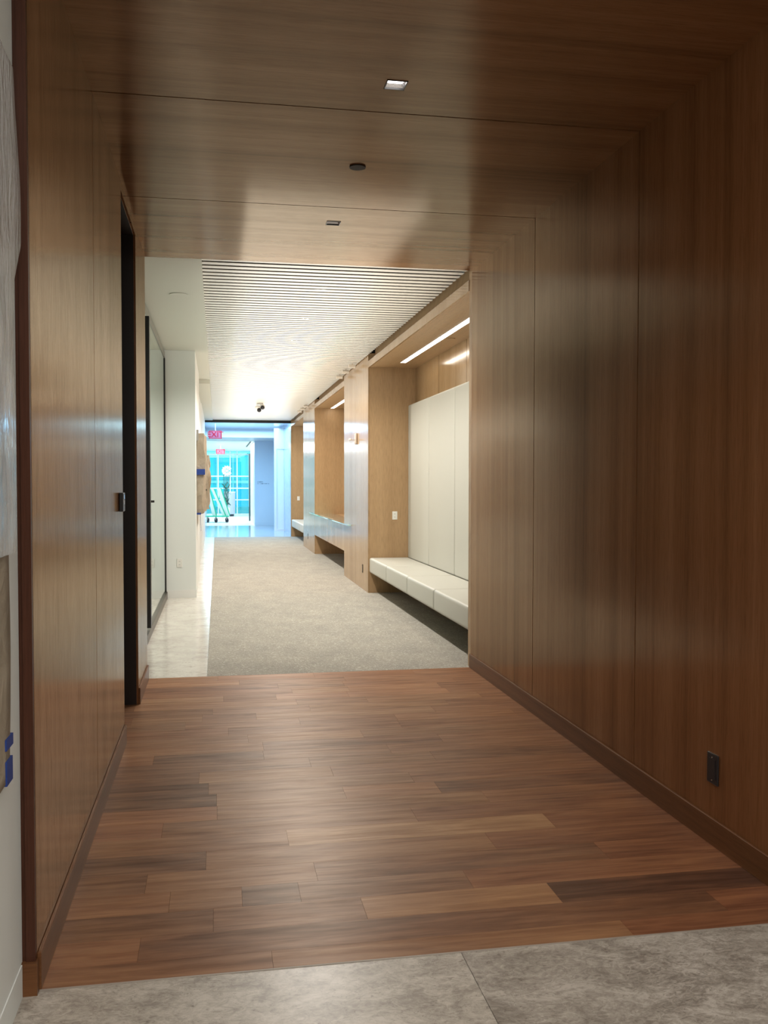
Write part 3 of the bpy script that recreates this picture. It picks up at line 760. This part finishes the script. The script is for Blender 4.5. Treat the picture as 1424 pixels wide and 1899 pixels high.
# ------------------------------------------------------------------ bright atrium
struct(box('atrium_floor', (-6, 33.801, -.02), (4, 45.6, 0), mat('atrium_tile', (.72, .74, .74), .25)), 'bright white atrium floor', 'floor')
struct(box('ceiling', (-6, 33.96, 3.06), (4, 45.6, 3.1), M_trimw), 'bright white atrium ceiling', 'ceiling')
struct(box('wall_atrium_right', (1.65, 33.951, 0), (1.8, 45.4, 3.06), M_trimw)); struct(box('wall_atrium_left', (-6.1, 33.96, 0), (-6, 45.6, 3.06), M_trimw))
struct(box('wall_atrium_front', (-6, 33.801, 0), (-.61, 33.95, 3.05), M_trimw)); 
mb = MB(); mb.box((1.262, 38.0, 0), (1.325, 38.06, 2.72))
tag(mb.build('steel_post', mat('post_grey', (.06, .07, .08), .6)), 'slim grey post in the bright opening beside the white jamb', 'post')
struct(box('trim_10', (1.19, 34.6, 3.045), (1.24, 39.3, 3.0595), M_slotd), 'dark slot in the bright atrium ceiling', 'trim')
# window wall
t = empty('window_1', (0, 45.4, 0)); struct(t, 'turquoise window wall at the far end of the atrium', 'window')
mb = MB()
for x in (-5.9, -4.4, -2.9, -1.4, -.60, .05, .62, .95, 1.60): mb.box((x-.025, 45.36, 0), (x+.025, 45.44, 3.06))
for z in (.03, .72, 1.28, 1.86, 2.90): mb.box((-6, 45.365, z-.025), (1.65, 45.435, z+.025))
mb.build('mullions', M_mull, t)
box('glass', (-6, 45.395, 0), (1.65, 45.405, 3.06), M_glass, t)
box('spandrel', (-6, 45.41, .02), (1.65, 45.44, .40), mat('spandrel', (.45, .75, .78), .4), t)
# building across the street
t = empty('office_building', (0, 60, 0)); tag(t, 'turquoise glass building seen through the far windows', 'building')
box('facade', (-14, 60, -6), (12, 62, 9), M_facade, t)
rr = random.Random(2)
for i in range(12, 18):
    for j in range(2, 6):
        if rr.random() < .5:
            x = -14+i; z = -6+j*1.9; box('blue_pane', (x+.06, 59.96, z+.1), (x+.94, 59.995, z+1.7), M_facade2, t)
mb = MB()
for i in range(27): mb.box((-14+i-.05, 59.9, -6), (-14+i+.05, 59.99, 9))
for j in range(9): mb.box((-14, 59.88, -6+j*1.9-.08), (12, 59.985, -6+j*1.9+.08))
mb.build('grid', M_facade_w, t)

# trash bin
t = empty('trash_bin', (.56, 43.4, 0)); tag(t, 'round pale grey trash bin with black base by the far windows', 'trash bin')
mb = MB(); mb.cyl((.56, 43.4, .60), .245, 1.0, seg=36, r2=.262); mb.build('body', M_bin, t, True)
mb = MB(); mb.cyl((.56, 43.4, 1.115), .27, .035, seg=36); mb.build('lid', M_foam, t, True)
mb = MB(); mb.cyl((.56, 43.4, .05), .20, .10, seg=36); mb.build('base', M_blackbase, t, True)
# cart with leaning white boards
cx, cyy = .03, 36.9
t = empty('flatbed_cart', (cx, cyy, 0)); tag(t, 'green flatbed cart on casters carrying white boards in the atrium', 'cart')
box('deck', (cx-.50, cyy-.35, .22), (cx+.42, cyy+.35, .26), M_green, t, .008)
mb = MB(); mb.box((cx-.49, cyy-.34, .26), (cx-.46, cyy-.31, .95)); mb.box((cx-.49, cyy+.31, .26), (cx-.46, cyy+.34, .95)); mb.box((cx-.49, cyy-.34, .93), (cx-.46, cyy+.34, .96)); mb.build('handle', M_steel, t)
for dx in (-.40, -.08, .34):
    for dy in (-.27, .27):
        mb = MB(); mb.cyl((cx+dx, cyy+dy, .085), .085, .035, 'X', 20, rot=Matrix.Rotation(.7, 3, 'Z')); w_ = mb.build('wheel', M_blackbase, t, True)
        mb = MB(); mb.box((cx+dx-.03, cyy+dy-.025, .10), (cx+dx+.03, cyy+dy+.025, .219)); mb.build('bracket', M_steel, w_)
BL = ['white board leaning steeply at the left of the cart', 'white board leaning at the middle of the cart beside a green strip', 'white board leaning at the right of the cart']
for k, (xb_, xt_, wd, yy) in enumerate(((-.15, -.42, .13, -.10), (.22, -.22, .10, 0), (.36, .02, .14, .10))):
    t = empty('leaning_board', (cx+xb_, cyy+yy, .261)); tag(t, BL[k], 'board', 'white boards on the flatbed cart')
    for nm, o0, o1, M in (('panel', -wd/2, wd/2, M_foam), ('edge_strip', wd/2+.001, wd/2+.045, M_green)):
        mb = MB(); x0, x1 = cx+xb_, cx+xt_; top = [1.38, 1.30, 1.34][k]
        b = bmesh.new(); vs = []
        for yv in (cyy+yy-.03, cyy+yy+.03):
            vs.append([b.verts.new((x0+o0, yv, .262)), b.verts.new((x0+o1, yv, .262)), b.verts.new((x1+o1, yv, top)), b.verts.new((x1+o0, yv, top))])
        A, B_ = vs; b.faces.new(A); b.faces.new(B_[::-1])
        for i in range(4): b.faces.new([A[i], B_[i], B_[(i+1) % 4], A[(i+1) % 4]])
        bmesh.ops.recalc_face_normals(b, faces=b.faces[:]); mb.join(b); mb.build(nm, M, t)
# flowering plant
px_, py_ = .42, 41.6
t = empty('flowering_plant', (px_, py_, 0)); tag(t, 'tall plant with a burst of white blooms before the turquoise windows', 'plant')
mb = MB(); mb.cyl((px_-.05, py_, .22), .15, .44, seg=24, r2=.19); mb.build('pot', M_foam, t, True)
mb = MB()
for k in range(5):
    a0 = Vector((px_-.05+.03*(k-2), py_, .4)); a1 = Vector((px_+.07*(k-2), py_+.02*k, 1.95+.04*(k % 3)))
    d = a1-a0; mb.cyl((a0+a1)/2, .013, d.length, seg=8, rot=d.to_track_quat('Z', 'Y').to_matrix())
mb.build('stems', M_stem, t, True)
mb = MB(); rr = random.Random(5)
for k in range(14):
    b = bmesh.new(); bmesh.ops.create_uvsphere(b, u_segments=8, v_segments=6, radius=1)
    zc = rr.uniform(.55, 1.5); an = rr.uniform(0, 6.28)
    for v in b.verts: v.co = Vector((v.co.x*.035, v.co.y*.008, v.co.z*.19))
    bmesh.ops.rotate(b, verts=b.verts, matrix=Matrix.Rotation(rr.uniform(.3, .9)*rr.choice((-1, 1)), 3, 'Y') @ Matrix.Rotation(an, 3, 'Z'))
    bmesh.ops.translate(b, verts=b.verts, vec=(px_-.02+rr.uniform(-.1, .1), py_+rr.uniform(-.05, .05), zc)); mb.join(b)
mb.build('leaves', M_stem, t, True)
for k in range(10):
    an = k/10*6.28; rad = .13 if k else 0
    c_ = Vector((px_+rad*math.cos(an)*1.15, py_-.05, 2.07+rad*math.sin(an)*1.2)); mb = MB()
    for p in range(5):
        pa = p/5*6.28+k
        b = bmesh.new(); bmesh.ops.create_uvsphere(b, u_segments=8, v_segments=6, radius=1)
        for v in b.verts: v.co = Vector((v.co.x*.045+.04, v.co.y*.014, v.co.z*.024))
        bmesh.ops.rotate(b, verts=b.verts, matrix=Matrix.Rotation(pa, 3, 'Y')); bmesh.ops.translate(b, verts=b.verts, vec=c_); mb.join(b)
    mb.build('bloom', M_petal, t, True)
